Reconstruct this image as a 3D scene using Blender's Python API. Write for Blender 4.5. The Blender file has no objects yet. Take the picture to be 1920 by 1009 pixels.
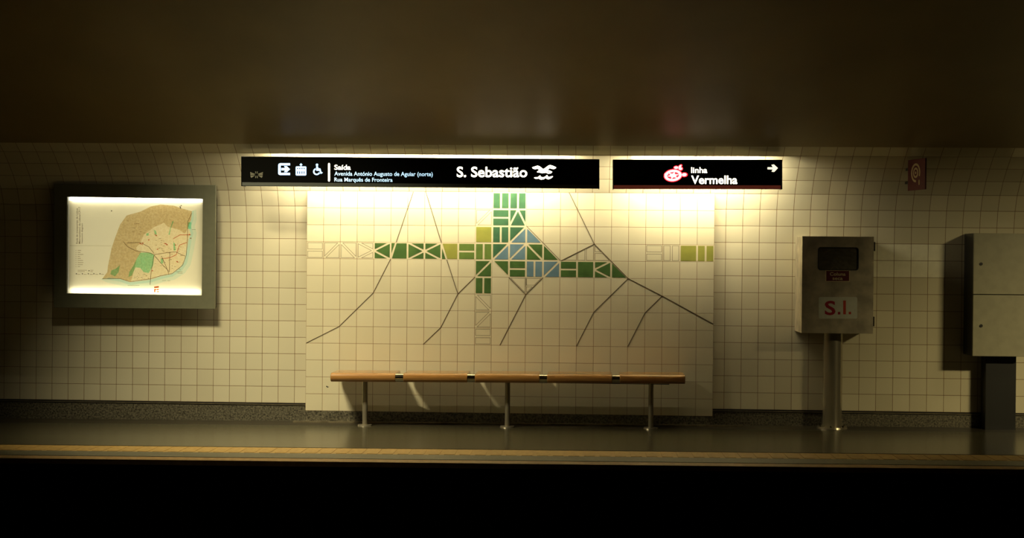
import bpy, bmesh, math, random
from mathutils import Vector, Matrix
from mathutils.geometry import tessellate_polygon
random.seed(7)
S = bpy.context.scene
COL = S.collection

# ------------------------------------------------------------------ camera
F, D, CAMZ = 2750.0, 12.388, 1.386
YAW, PITCH, ROLL = -0.04833, -0.00635, 0.0091
_cy, _sy, _cp, _sp = math.cos(YAW), math.sin(YAW), math.cos(PITCH), math.sin(PITCH)
_f = Vector((_sy*_cp, _cy*_cp, _sp)); _r = Vector((_cy, -_sy, 0)); _u = _r.cross(_f)
R2 = math.cos(ROLL)*_r + math.sin(ROLL)*_u
U2 = -math.sin(ROLL)*_r + math.cos(ROLL)*_u
CAM = Vector((0, -D, CAMZ))
cd = bpy.data.cameras.new('camera'); cam = bpy.data.objects.new('camera', cd); COL.objects.link(cam)
cd.sensor_width = 36; cd.lens = F/1920*36; cd.clip_end = 200
M = Matrix((R2, U2, -_f)).transposed().to_4x4(); M.translation = CAM
cam.matrix_world = M
S.camera = cam

# ------------------------------------------------------------------ world, lights, exposure
S.view_settings.view_transform = 'Standard'; S.view_settings.look = 'None'
S.view_settings.gamma = 1; S.view_settings.use_curve_mapping = False
S.view_settings.exposure = 0.0
w = bpy.data.worlds.new('world'); S.world = w; w.use_nodes = True
w.node_tree.nodes['Background'].inputs[0].default_value = (1.0, .75, .35, 1)
w.node_tree.nodes['Background'].inputs[1].default_value = .0015
WARM = (1.0, .88, .56)
def area(name, loc, target, sx, sy, power, color=WARM, spread=180, parent=None):
    ld = bpy.data.lights.new(name, 'AREA'); ld.shape = 'RECTANGLE'; ld.size = sx; ld.size_y = sy
    ld.energy = power; ld.color = color; ld.spread = math.radians(spread)
    o = bpy.data.objects.new(name, ld); COL.objects.link(o)
    d = Vector(target)-Vector(loc)
    o.matrix_world = Matrix.Translation(loc) @ d.to_track_quat('-Z', 'Y').to_matrix().to_4x4()
    if parent: o.parent = parent; o.matrix_parent_inverse = Matrix.Translation(-parent.location)
    return o
# the fluorescent lamps over the platform edge, above the frame
area('platform_light', (-3.2, -2.5, 3.28), (-2.3, -.75, .0), .8, .14, 37, WARM, 76)
area('platform_light', (5.0, -2.5, 3.28), (4.6, -.65, .0), .7, .14, 3.4, (1, .82, .42), 66)
area('far_platform_light', (6.6, -6.0, 3.3), (3.6, 0, .3), .9, .14, 5.5, (1, .82, .42), 32)
S.cycles.transparent_max_bounces = 32

# ------------------------------------------------------------------ helpers
def W(px, py, d):
    """the point that the pixel shows on the vertical plane d metres before the wall"""
    v = _f*F + R2*(px-960) - U2*(py-504.5)
    t = (-d - CAM.y)/v.y
    return CAM + v*t
def zf(X): return .0048*(X+2.0)          # the platform rises slightly to the right
def base(loc, name, label, cat, group=None):
    o = bpy.data.objects.new(name, None); COL.objects.link(o); o.location = loc
    o.empty_display_size = .1; o['label'] = label; o['category'] = cat
    if group: o['group'] = group
    return o
def origin(p):
    v = Vector((0, 0, 0))
    while p: v = v + p.location; p = p.parent
    return v
def obj(name, bm, m, parent=None, kind=None, label=None, bevel=0, smooth=False, loc=None):
    off = origin(parent) + (Vector(loc) if loc is not None else Vector((0, 0, 0)))
    bmesh.ops.recalc_face_normals(bm, faces=bm.faces)
    bmesh.ops.translate(bm, verts=bm.verts, vec=-off)
    me = bpy.data.meshes.new(name); bm.to_mesh(me); bm.free()
    o = bpy.data.objects.new(name, me); COL.objects.link(o)
    for mm in (m if isinstance(m, (list, tuple)) else [m]): me.materials.append(mm)
    if loc is not None: o.location = loc
    if parent: o.parent = parent
    if kind: o['kind'] = kind
    if label: o['label'] = label
    if smooth:
        for p in me.polygons: p.use_smooth = True
    if bevel:
        b = o.modifiers.new('bevel', 'BEVEL'); b.width = bevel; b.segments = 3; b.limit_method = 'ANGLE'
    return o
def B(): return bmesh.new()
def box(bm, x0, x1, y0, y1, z0, z1):
    vs = [bm.verts.new((x, y, z)) for x in (x0, x1) for y in (y0, y1) for z in (z0, z1)]
    for f in ((0,1,3,2), (4,6,7,5), (0,4,5,1), (2,3,7,6), (0,2,6,4), (1,5,7,3)):
        bm.faces.new([vs[i] for i in f])
def prism(bm, pts, vec):
    """closed solid: polygon of world points pushed along vec"""
    a = [bm.verts.new(p) for p in pts]; b = [bm.verts.new(Vector(p)+Vector(vec)) for p in pts]
    n = len(a); bm.faces.new(a); bm.faces.new(b[::-1])
    for i in range(n): bm.faces.new((a[i], b[i], b[(i+1) % n], a[(i+1) % n]))
def pxpoly(bm, pts, d, t=.001):
    prism(bm, [W(x, y, d) for x, y in pts], (0, -t, 0))
def pxbox(bm, x0, y0, x1, y1, d, t=.001):
    pxpoly(bm, [(x0, y0), (x1, y0), (x1, y1), (x0, y1)], d, t)
def rrect(x0, y0, x1, y1, r, n=5):
    o = []
    for cx, cy, a0 in ((x1-r, y0+r, -90), (x1-r, y1-r, 0), (x0+r, y1-r, 90), (x0+r, y0+r, 180)):
        for i in range(n+1):
            a = math.radians(a0+90*i/n); o.append((cx+r*math.cos(a), cy+r*math.sin(a)))
    return o
def ellipse(cx, cy, rx, ry, rot=0, n=28, a0=0, a1=360):
    o = []
    full = (a1-a0) == 360
    for i in range(n if full else n+1):
        a = math.radians(a0+(a1-a0)*i/n); x, y = rx*math.cos(a), ry*math.sin(a)
        c, s = math.cos(rot), math.sin(rot); o.append((cx+x*c-y*s, cy+x*s+y*c))
    return o
def pxring(bm, outer, inner, d, t=.001, closed=True):
    n = len(outer); k = n if closed else n-1
    O = [[bm.verts.new(W(x, y, dd)) for x, y in outer] for dd in (d, d+t)]
    I = [[bm.verts.new(W(x, y, dd)) for x, y in inner] for dd in (d, d+t)]
    for i in range(k):
        j = (i+1) % n
        bm.faces.new((O[1][i], O[1][j], I[1][j], I[1][i])); bm.faces.new((O[0][i], I[0][i], I[0][j], O[0][j]))
        bm.faces.new((O[0][i], O[0][j], O[1][j], O[1][i])); bm.faces.new((I[0][i], I[1][i], I[1][j], I[0][j]))
    if not closed:
        for i in (0, n-1): bm.faces.new((O[0][i], O[1][i], I[1][i], I[0][i]))
def pxline(bm, pts, wd, d, t=.001):
    for (x0, y0), (x1, y1) in zip(pts, pts[1:]):
        l = math.hypot(x1-x0, y1-y0) or 1; nx, ny = -(y1-y0)/l*wd/2, (x1-x0)/l*wd/2
        ex, ey = (x1-x0)/l*wd*.3, (y1-y0)/l*wd*.3
        pxpoly(bm, [(x0+nx-ex, y0+ny-ey), (x1+nx+ex, y1+ny+ey), (x1-nx+ex, y1-ny+ey), (x0-nx-ex, y0-ny-ey)], d, t)
def cyl(bm, p0, p1, r0, r1=None, n=32, cap=True):
    r1 = r0 if r1 is None else r1
    p0, p1 = Vector(p0), Vector(p1); ax = (p1-p0).normalized()
    a = ax.orthogonal().normalized(); b = ax.cross(a)
    A = [bm.verts.new(p0+r0*(a*math.cos(2*math.pi*i/n)+b*math.sin(2*math.pi*i/n))) for i in range(n)]
    C = [bm.verts.new(p1+r1*(a*math.cos(2*math.pi*i/n)+b*math.sin(2*math.pi*i/n))) for i in range(n)]
    for i in range(n): bm.faces.new((A[i], A[(i+1) % n], C[(i+1) % n], C[i]))
    if cap: bm.faces.new(A[::-1]); bm.faces.new(C)
def extrude_x(bm, prof, x0, x1, z0=0, z1=0):
    """profile of (y, z) points swept along X; z0/z1 lift the two ends"""
    A = [bm.verts.new((x0, y, z+z0)) for y, z in prof]; C = [bm.verts.new((x1, y, z+z1)) for y, z in prof]
    n = len(prof); bm.faces.new(A); bm.faces.new(C[::-1])
    for i in range(n): bm.faces.new((A[i], C[i], C[(i+1) % n], A[(i+1) % n]))
def text(s, name, x0, ybase, x1, cap, d, m, parent, bold=.0, slope=0, t=.001, rot90=False, plane=None):
    """lettering on a plane, its left end, right end and cap height read from the photograph"""
    cu = bpy.data.curves.new(name, 'FONT'); cu.body = s; cu.size = 1; cu.offset = bold; cu.extrude = 0
    cu.resolution_u = 4
    to = bpy.data.objects.new(name, cu); COL.objects.link(to)
    dg = bpy.context.evaluated_depsgraph_get()
    me0 = bpy.data.meshes.new_from_object(to.evaluated_get(dg))
    bpy.data.objects.remove(to); bpy.data.curves.remove(cu)
    bm = B(); bm.from_mesh(me0); bpy.data.meshes.remove(me0)
    xs = [v.co.x for v in bm.verts]; mn, mx = min(xs), max(xs)
    CH = .73
    for v in bm.verts:
        fx = (v.co.x-mn)/(mx-mn); fy = v.co.y/CH
        if rot90: px, py = x0-fy*cap, ybase+(x1-ybase)*fx; px = x0+(-fy*cap)
        else: px = x0+(x1-x0)*fx; py = ybase+slope*(px-x0)-fy*cap
        v.co = plane(px, py) if plane else W(px, py, d)
    ret = bmesh.ops.extrude_face_region(bm, geom=bm.faces[:])
    vv = [e for e in ret['geom'] if isinstance(e, bmesh.types.BMVert)]
    bmesh.ops.translate(bm, verts=vv, vec=(0, -t, 0))
    return obj(name, bm, m, parent)

# ------------------------------------------------------------------ materials
def mat(name, col, rough=.5, metal=0, spec=.5, noise=0, nscale=20, bump=0, bscale=40, col2=None, coat=0):
    m = bpy.data.materials.new(name); m.use_nodes = True; nt = m.node_tree; b = nt.nodes['Principled BSDF']
    b.inputs['Base Color'].default_value = (*col, 1); b.inputs['Roughness'].default_value = rough
    b.inputs['Metallic'].default_value = metal; b.inputs['Specular IOR Level'].default_value = spec
    b.inputs['Coat Weight'].default_value = coat
    tc = nt.nodes.new('ShaderNodeTexCoord')
    n = nt.nodes.new('ShaderNodeTexNoise'); n.inputs['Scale'].default_value = nscale; n.inputs['Detail'].default_value = 6
    nt.links.new(tc.outputs['Object'], n.inputs['Vector'])
    r = nt.nodes.new('ShaderNodeValToRGB'); r.color_ramp.elements[0].position = .35; r.color_ramp.elements[1].position = .65
    c2 = col2 or tuple(c*(1-noise) for c in col)
    r.color_ramp.elements[0].color = (*c2, 1); r.color_ramp.elements[1].color = (*col, 1)
    nt.links.new(n.outputs['Fac'], r.inputs['Fac']); nt.links.new(r.outputs['Color'], b.inputs['Base Color'])
    if bump:
        n2 = nt.nodes.new('ShaderNodeTexNoise'); n2.inputs['Scale'].default_value = bscale; n2.inputs['Detail'].default_value = 4
        nt.links.new(tc.outputs['Object'], n2.inputs['Vector'])
        bp = nt.nodes.new('ShaderNodeBump'); bp.inputs['Strength'].default_value = bump; bp.inputs['Distance'].default_value = .01
        nt.links.new(n2.outputs['Fac'], bp.inputs['Height']); nt.links.new(bp.outputs['Normal'], b.inputs['Normal'])
    return m
def emit(name, col, s):
    m = bpy.data.materials.new(name); m.use_nodes = True; b = m.node_tree.nodes['Principled BSDF']
    b.inputs['Base Color'].default_value = (.8, .8, .8, 1)
    b.inputs['Emission Color'].default_value = (*col, 1); b.inputs['Emission Strength'].default_value = s
    return m
def tile_mat(name, tw, th, ca, cb, grout, mortar, rough=.09):
    m = bpy.data.materials.new(name); m.use_nodes = True; nt = m.node_tree; N = nt.nodes; L = nt.links
    b = N['Principled BSDF']; b.inputs['Roughness'].default_value = rough
    uv = N.new('ShaderNodeUVMap'); uv.uv_map = 'UVMap'
    sc = N.new('ShaderNodeVectorMath'); sc.operation = 'DIVIDE'; sc.inputs[1].default_value = (tw, th, 1)
    L.new(uv.outputs[0], sc.inputs[0])
    fl = N.new('ShaderNodeVectorMath'); fl.operation = 'FLOOR'; L.new(sc.outputs[0], fl.inputs[0])
    wn = N.new('ShaderNodeTexWhiteNoise'); wn.noise_dimensions = '3D'; L.new(fl.outputs[0], wn.inputs['Vector'])
    br = N.new('ShaderNodeTexBrick'); br.offset = 0; br.squash = 1; br.offset_frequency = 1; br.squash_frequency = 1
    br.inputs['Scale'].default_value = 1; br.inputs['Brick Width'].default_value = 1; br.inputs['Row Height'].default_value = 1
    br.inputs['Mortar Size'].default_value = mortar; br.inputs['Mortar Smooth'].default_value = .4
    L.new(sc.outputs[0], br.inputs['Vector'])
    mx = N.new('ShaderNodeMix'); mx.data_type = 'RGBA'
    mx.inputs[6].default_value = (*ca, 1); mx.inputs[7].default_value = (*cb, 1); L.new(wn.outputs['Value'], mx.inputs[0])
    mx2 = N.new('ShaderNodeMix'); mx2.data_type = 'RGBA'; mx2.inputs[7].default_value = (*grout, 1)
    L.new(br.outputs['Fac'], mx2.inputs[0]); L.new(mx.outputs[2], mx2.inputs[6]); L.new(mx2.outputs[2], b.inputs['Base Color'])
    rr = N.new('ShaderNodeMapRange'); rr.inputs[3].default_value = rough; rr.inputs[4].default_value = .8
    L.new(br.outputs['Fac'], rr.inputs[0]); L.new(rr.outputs[0], b.inputs['Roughness'])
    # every tile sits very slightly out of true
    sb = N.new('ShaderNodeVectorMath'); sb.operation = 'SUBTRACT'; sb.inputs[1].default_value = (.5, .5, .5)
    L.new(wn.outputs['Color'], sb.inputs[0])
    s2 = N.new('ShaderNodeVectorMath'); s2.operation = 'SCALE'; s2.inputs['Scale'].default_value = .022; L.new(sb.outputs[0], s2.inputs[0])
    ge = N.new('ShaderNodeNewGeometry'); ad = N.new('ShaderNodeVectorMath'); L.new(ge.outputs['Normal'], ad.inputs[0]); L.new(s2.outputs[0], ad.inputs[1])
    nm = N.new('ShaderNodeVectorMath'); nm.operation = 'NORMALIZE'; L.new(ad.outputs[0], nm.inputs[0])
    inv = N.new('ShaderNodeMath'); inv.operation = 'SUBTRACT'; inv.inputs[0].default_value = 1; L.new(br.outputs['Fac'], inv.inputs[1])
    ns = N.new('ShaderNodeTexNoise'); ns.inputs['Scale'].default_value = 2.2; L.new(sc.outputs[0], ns.inputs['Vector'])
    am = N.new('ShaderNodeMath'); am.operation = 'MULTIPLY_ADD'; am.inputs[1].default_value = .25
    L.new(ns.outputs['Fac'], am.inputs[0]); L.new(inv.outputs[0], am.inputs[2])
    bp = N.new('ShaderNodeBump'); bp.inputs['Strength'].default_value = .6; bp.inputs['Distance'].default_value = .0015
    L.new(am.outputs[0], bp.inputs['Height']); L.new(nm.outputs[0], bp.inputs['Normal']); L.new(bp.outputs[0], b.inputs['Normal'])
    return m
T = .14
TILE = tile_mat('cream_glazed_tile', T, T, (.73, .67, .47), (.66, .60, .415), (.20, .10, .03), .016)
TILE2 = tile_mat('mural_cream_tile', 1, 1, (.75, .68, .47), (.70, .635, .43), (.26, .14, .05), .014)
PLASTER = mat('satin_ceiling_paint', (.34, .26, .11), .38, noise=.15, nscale=1.5, bump=.08, bscale=5)
GRANITE = mat('speckled_granite', (.20, .18, .12), .4, nscale=75, col2=(.03, .026, .016))
FLOORM = mat('polished_grey_floor', (.085, .076, .043), .22, nscale=90, noise=.4, bump=.02, bscale=120)
DARKST = mat('dark_border_stone', (.05, .042, .025), .3, nscale=80, noise=.5)
YEL = mat('yellow_tactile_paving', (.42, .26, .065), .6, nscale=30, noise=.25)
EDGE = mat('edge_stone', (.12, .11, .065), .5, nscale=60, noise=.3)
LIP = mat('ochre_edge_lip', (.34, .20, .06), .6, nscale=25, noise=.3)
GAP = mat('black_joint', (.01, .009, .006), .8)
PITM = mat('near_black_concrete', (.012, .010, .008), .95, nscale=12, noise=.5)  # near-black concrete for the riser and trackbed
TRIMM = mat('dark_bronze_trim', (.05, .04, .025), .35, metal=.6)
TRIML = mat('worn_metal_strip', (.45, .38, .24), .35, metal=.7, noise=.4)
STEEL = mat('brushed_steel', (.60, .53, .38), .45, metal=.2, nscale=9, noise=.38, bump=.03, bscale=60)
CHROME = mat('polished_steel', (.75, .70, .58), .12, metal=1)
LEGM = mat('satin_steel_tube', (.50, .45, .33), .27, metal=.7)
BLACK = mat('black_sign_glass', (.006, .006, .005), .15)
BLACKM = mat('black_metal', (.012, .012, .010), .4)
GREYS = mat('grey_sign_strip', (.10, .11, .095), .4)
REDS = emit('lit_dark_red', (.75, .09, .06), .07)
FRAME = mat('olive_grey_frame', (.17, .17, .105), .45, noise=.1)
GREEN = mat('green_glazed_tile', (.085, .165, .045), .12, nscale=9, col2=(.06, .12, .035))
GREENB = mat('bluish_green_glazed_tile', (.065, .165, .08), .12, nscale=9, col2=(.05, .125, .065))
OLIVE = mat('olive_glazed_tile', (.16, .24, .055), .12, nscale=9, col2=(.12, .19, .045))
LIME = mat('yellow_green_glazed_tile', (.34, .335, .07), .12, nscale=9, col2=(.28, .29, .06))
BLUE = mat('blue_glazed_tile', (.17, .27, .32), .12, nscale=9, col2=(.13, .225, .28))
GROOVE = mat('engraved_line', (.10, .065, .03), .7)
CREAMJ = mat('cream_joint', (.74, .64, .42), .4)
REDP = mat('crimson_print', (.40, .012, .025), .4)
REDP2 = mat('orange_red_print', (.60, .07, .03), .4)
REDSIGN = mat('red_safety_sign', (.13, .006, .008), .6)
CREAMP = mat('cream_print', (.72, .60, .36), .5)
PLATE = mat('white_plate', (.74, .76, .64), .4, noise=.1)
DULL = mat('unlit_grey_print', (.20, .19, .13), .5)
RUBBER = mat('black_rubber', (.01, .01, .01), .6)
WHITE_I = emit('lit_white', (1, .90, .66), 5)
BLUE_I = emit('lit_blue_white', (.32, .60, 1.0), 1.6)
BLUET_I = emit('lit_pale_blue', (.52, .82, 1.0), 1.3)
ARROW_I = emit('lit_cream', (1, .92, .66), 1.25)
ROSE_I = emit('lit_rose_white', (1, .86, .86), 1.5)
RED_I = emit('lit_red', (.9, .006, .012), 5)
# wood: stretched noise grain
WOOD = mat('varnished_beech', (.42, .21, .06), .22, nscale=1, coat=.3, col2=(.32, .15, .04))
_nt = WOOD.node_tree; _n = [n for n in _nt.nodes if n.type == 'TEX_NOISE'][0]; _tc = [n for n in _nt.nodes if n.type == 'TEX_COORD'][0]
_mp = _nt.nodes.new('ShaderNodeMapping'); _mp.inputs['Scale'].default_value = (4, 60, 60)
_nt.links.new(_tc.outputs['Object'], _mp.inputs[0]); _nt.links.new(_mp.outputs[0], _n.inputs['Vector'])

# ------------------------------------------------------------------ the setting
XL, XR = -9.0, 9.0
Z0 = CAMZ-1.239                     # foot of the wall tiling
U0 = -4.546                         # a vertical joint of the wall tiling
PROF = [(0.0, Z0+i*T) for i in range(11)]
for d, z in ((.010, .300), (.036, .438), (.092, .566), (.180, .675), (.285, .772), (.395, .862), (.500, .930)):
    PROF.append((d, CAMZ+z))
def wall_tiles(k0, k1):
    bm = B(); uvl = bm.loops.layers.uv.new('UVMap')
    rows = [bm.verts.new((x, -PROF[k0][0], PROF[k0][1])) for x in (XL, XR)]
    for i in range(k0+1, k1+1):
        n = [bm.verts.new((x, -PROF[i][0], PROF[i][1])) for x in (XL, XR)]
        f = bm.faces.new((rows[0], rows[1], n[1], n[0]))
        for l in f.loops:
            top = l.vert in n
            l[uvl].uv = (l.vert.co.x-U0, (i if top else i-1)*T)
        rows = n
    return bm
for nm, k0, k1 in (('wall_back', 0, 10), ('wall_vault', 10, len(PROF)-1)):
    bm = wall_tiles(k0, k1)
    me = bpy.data.meshes.new(nm); bm.to_mesh(me); bm.free(); me.materials.append(TILE)
    wb = bpy.data.objects.new(nm, me); COL.objects.link(wb); wb['kind'] = 'structure'
    so = wb.modifiers.new('solid', 'SOLIDIFY'); so.thickness = .10; so.offset = 1 if me.polygons[0].normal.y > 0 else -1
# a patch of newer, paler wall tiles beside the steel cabinet
PALE = mat('pale_replacement_tile', (.93, .89, .68), .12, noise=.06)
bm = B(); g0 = W(1644, 503, 0).x; g0 = U0+T*round((g0-U0)/T)
for i in range(-1, 4):
    for k_ in (8, 9): box(bm, g0+i*T+.002, g0+(i+1)*T-.002, -.0012, .02, Z0+k_*T+.002, Z0+(k_+1)*T-.002)
obj('wall_tile_patch', bm, PALE, kind='structure')
# ceiling: the smooth vault that springs from the last tile course
key = [(.40, .85), (.497, .928), (.75, 1.088), (1.0, 1.235), (1.25, 1.37), (1.5, 1.50), (1.9, 1.70), (2.4, 1.93), (3.0, 2.14), (3.8, 2.34), (5.0, 2.52), (7, 2.65), (10, 2.7), (15, 2.6), (16, 2.5)]
cp = []
for i in range(1, len(key)-2):
    for j in range(6):
        t = j/6; p0, p1, p2, p3 = key[i-1:i+3]
        cp.append(tuple(.5*(2*b+(c-a)*t+(2*a-5*b+4*c-d)*t*t+(3*b-a-3*c+d)*t**3) for a, b, c, d in zip(p0, p1, p2, p3)))
bm = B()
prof = [(-d, CAMZ+z) for d, z in cp] + [(-d, CAMZ+z+.15) for d, z in cp[::-1]]
n = len(cp)
A = [[bm.verts.new((x, y, z)) for y, z in prof] for x in (XL, XR)]
for i in range(2*n):
    j = (i+1) % (2*n); bm.faces.new((A[0][i], A[1][i], A[1][j], A[0][j]))
c = obj('ceiling', bm, PLASTER, kind='structure', smooth=False)
for p in c.data.polygons: p.use_smooth = len(p.vertices) == 4 and abs(p.normal.x) < .1
# floor
def strip(name, m, d0, d1, top=0.0, thick=.08, kind='structure', x0=XL, x1=XR):
    bm = B(); extrude_x(bm, [(-d0, top), (-d1, top), (-d1, top-thick), (-d0, top-thick)], x0, x1, zf(x0), zf(x1))
    return obj(name, bm, m, kind=kind)
strip('floor', FLOORM, .36, 1.76, thick=.3)
strip('trim_1', DARKST, -.1, .36, top=-.002, thick=.3)
# tactile strip with its ribs
bm = B(); x = XL
extrude_x(bm, [(-1.76, -.004), (-2.065, -.004), (-2.065, -.3), (-1.76, -.3)], XL, XR, zf(XL), zf(XR))
while x < XR:
    box(bm, x, x+.075, -2.05, -1.775, zf(x)-.01, zf(x)-.0015); x += .11
obj('trim_2', bm, YEL, kind='structure')
strip('trim_3', GAP, 2.065, 2.09, top=-.006, thick=.2)
strip('trim_4', EDGE, 2.09, 2.33, thick=.2)
strip('trim_5', GAP, 2.33, 2.355, top=-.006, thick=.2)
strip('trim_6', LIP, 2.355, 2.50, top=0, thick=.035)
# the pit: recessed riser, trackbed and rails
bm = B(); box(bm, XL, XR, -2.42, -2.36, -1.25, -.05); obj('wall_platform_riser', bm, PITM, kind='structure')
bm = B(); box(bm, XL, XR, -11, -2.30, -1.45, -1.25); obj('floor_trackbed', bm, PITM, kind='structure')
# granite base of the wall and its metal trim
def base_course(name, m, d, z0, z1, x0, x1, off=0):
    bm = B(); A = [(x0, -.0, zf(x0)+z0), (x1, -.0, zf(x1)+z0), (x1, 0, z1), (x0, 0, z1)]
    prism(bm, [(a, .05, c) for a, _, c in A], (0, -.05-d, 0)); return obj(name, bm, m, kind='structure')
XPL, XPR = W(574.3, 560, .1).x, W(1338.3, 560, .1).x
base_course('baseboard_left', GRANITE, .012, -.02, Z0-.024, XL, XPL)
base_course('baseboard_right', GRANITE, .012, -.02, Z0-.024, XPR, XR)
for nm, a, b_ in (('trim_7', XL, XPL), ('trim_8', XPR, XR)):
    bm = B(); box(bm, a, b_, -.006, .05, Z0-.024, Z0); obj(nm, bm, GAP, kind='structure')
for nm, a, b_ in (('trim_9', XL, XPL), ('trim_10', XPR, XR)):
    bm = B(); box(bm, a, b_, -.018, -.006, Z0-.016, Z0-.011); obj(nm, bm, TRIML, kind='structure')
ZPB = W(956, 775.3, .1).z; ZPT = W(956, 360.5, .1).z
base_course('baseboard_mural', GRANITE, .10, -.02, ZPB, XPL, XPR)
bm = B(); x0, x1 = XPL-.1, XPR+.25
extrude_x(bm, [(-.10, .010), (-.125, .010), (-.125, -.004), (-.10, -.004)], x0, x1, zf(x0), zf(x1))
obj('trim_11', bm, TRIML, kind='structure')

# ------------------------------------------------------------------ tiled mural panel
NC, NR = 24, 13
mur = base(((XPL+XPR)/2, -.10, ZPB), 'tile_mural', 'raised cream tile panel inlaid with green and blue geometric cross, behind the bench', 'mural')
def G(u, v, d=.1): return Vector((XPL+(XPR-XPL)*u/NC, -d, ZPT+(ZPB-ZPT)*v/NR))
bm = B(); back = [(0.0, ZPB)]+[(d, z) for d, z in PROF if ZPB < z < ZPT-.01]
d_, z_ = [(d, z) for d, z in PROF if z >= ZPT-.01][0]; back.append((min(d_, .094), ZPT))
extrude_x(bm, [(-.1, ZPT), (-.1, ZPB)]+[(-d-.003, z) for d, z in back], XPL, XPR)
uvl = bm.loops.layers.uv.new('UVMap')
for f in bm.faces:
    for l in f.loops:
        q = l.vert.co; l[uvl].uv = ((q.x-XPL)/(XPR-XPL)*NC, (q.z-ZPB)/(ZPT-ZPB)*NR)
obj('tile_panel', bm, TILE2, mur)
pieces = {}
def shrink(pts, k):
    """inset a convex polygon by k (grid units)"""
    n = len(pts); ar = sum(pts[i][0]*pts[(i+1) % n][1]-pts[(i+1) % n][0]*pts[i][1] for i in range(n))
    if ar < 0: pts = pts[::-1]
    out = []
    L = []
    for i in range(n):
        (x0, y0), (x1, y1) = pts[i], pts[(i+1) % n]; l = math.hypot(x1-x0, y1-y0)
        nx, ny = -(y1-y0)/l, (x1-x0)/l
        L.append((nx, ny, nx*x0+ny*y0+k))
    for i in range(n):
        a, b_ = L[i-1], L[i]; det = a[0]*b_[1]-a[1]*b_[0]
        out.append(((a[2]*b_[1]-a[1]*b_[2])/det, (a[0]*b_[2]-a[2]*b_[0])/det))
    return out
K = .055
def piece(key, pts, k=K):
    q = shrink(pts, k)
    if key == 'outline':
        bmx = pieces.setdefault(key, B()); q2 = shrink(q, .02)
        pts0 = q; ar = sum(q[i][0]*q[(i+1) % len(q)][1]-q[(i+1) % len(q)][0]*q[i][1] for i in range(len(q)))
        for i in range(len(q)):
            j = (i+1) % len(q); prism(bmx, [G(*q[i], .0995), G(*q[j], .0995), G(*q2[j], .0995), G(*q2[i], .0995)], (0, -.0008, 0))
    else:
        bmx = pieces.setdefault(key, B()); prism(bmx, [G(u, v, .0995) for u, v in q], (0, -.0025, 0))
        bj = pieces.setdefault('joint', B()); p0 = shrink(pts, -.0); prism(bj, [G(u, v, .0995) for u, v in p0], (0, -.0010, 0))
def cell(c, r, kind, a, b_=None, cc=None):
    b_ = b_ or a; cc = cc or a
    x, y, X, Y, mx, my = c, r, c+1, r+1, c+.5, r+.5
    P = {'S': [[(x,y),(X,y),(X,Y),(x,Y)]],
         'V': [[(x,y),(mx,y),(mx,Y),(x,Y)], [(mx,y),(X,y),(X,Y),(mx,Y)]],
         'H': [[(x,y),(X,y),(X,my),(x,my)], [(x,my),(X,my),(X,Y),(x,Y)]],
         '/': [[(x,y),(X,y),(x,Y)], [(X,y),(X,Y),(x,Y)]],
         '\\': [[(x,y),(X,Y),(x,Y)], [(x,y),(X,y),(X,Y)]],
         '>': [[(x,y),(X,my),(x,Y)], [(x,y),(X,y),(X,my)], [(x,Y),(X,my),(X,Y)]],
         '<': [[(X,y),(X,Y),(x,my)], [(x,y),(X,y),(x,my)], [(x,my),(X,Y),(x,Y)]],
         'A': [[(mx,y),(X,Y),(x,Y)], [(x,y),(mx,y),(x,Y)], [(mx,y),(X,y),(X,Y)]]}[kind]
    for p, k in zip(P, (a, b_, cc)):
        if k != '-': piece(k, p)
g, gb, ol, li, bl, o_ = 'green', 'blue_green', 'olive', 'yellow_green', 'blue', 'outline'
for args in [(11,0,'V',gb), (12,0,'V',gb), (10,1,'/',o_), (11,1,'H',gb), (12,1,'A',gb), (10,2,'S',li), (11,2,'V',gb),
             (12,2,'/',gb,bl), (13,2,'\\',bl,'-'), (0,3,'H',o_), (1,3,'/',o_), (2,3,'\\',o_), (3,3,'>',o_), (4,3,'<',g),
             (6,3,'>',g), (7,3,'<',g), (9,3,'H',ol), (10,3,'V',ol), (11,3,'/',gb,bl), (12,3,'/',bl),
             (13,3,'\\',g), (14,3,'\\',g,'-'), (20,3,'H',o_), (21,3,'V',o_), (22,3,'S',li), (23,3,'V',li),
             (10,4,'/',g), (11,4,'\\','-',g), (12,4,'H',g), (13,4,'V',bl), (14,4,'/',bl), (15,4,'H',g), (16,4,'S',g),
             (17,4,'<',g), (18,4,'\\',g,'-'), (10,5,'V',g), (10,6,'\\',o_), (10,7,'/',o_), (10,8,'H',o_)]:
    cell(*args)
piece(g, [(5,3), (5.31,3), (5,3.93)], .045); piece(g, [(5.31,3), (6,3), (6,4), (5,4)])
piece(g, [(8,3.05), (8.32,4), (8,4)], .045); piece(li, [(8,3), (9,3), (9,4), (8.32,4)])
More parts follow.
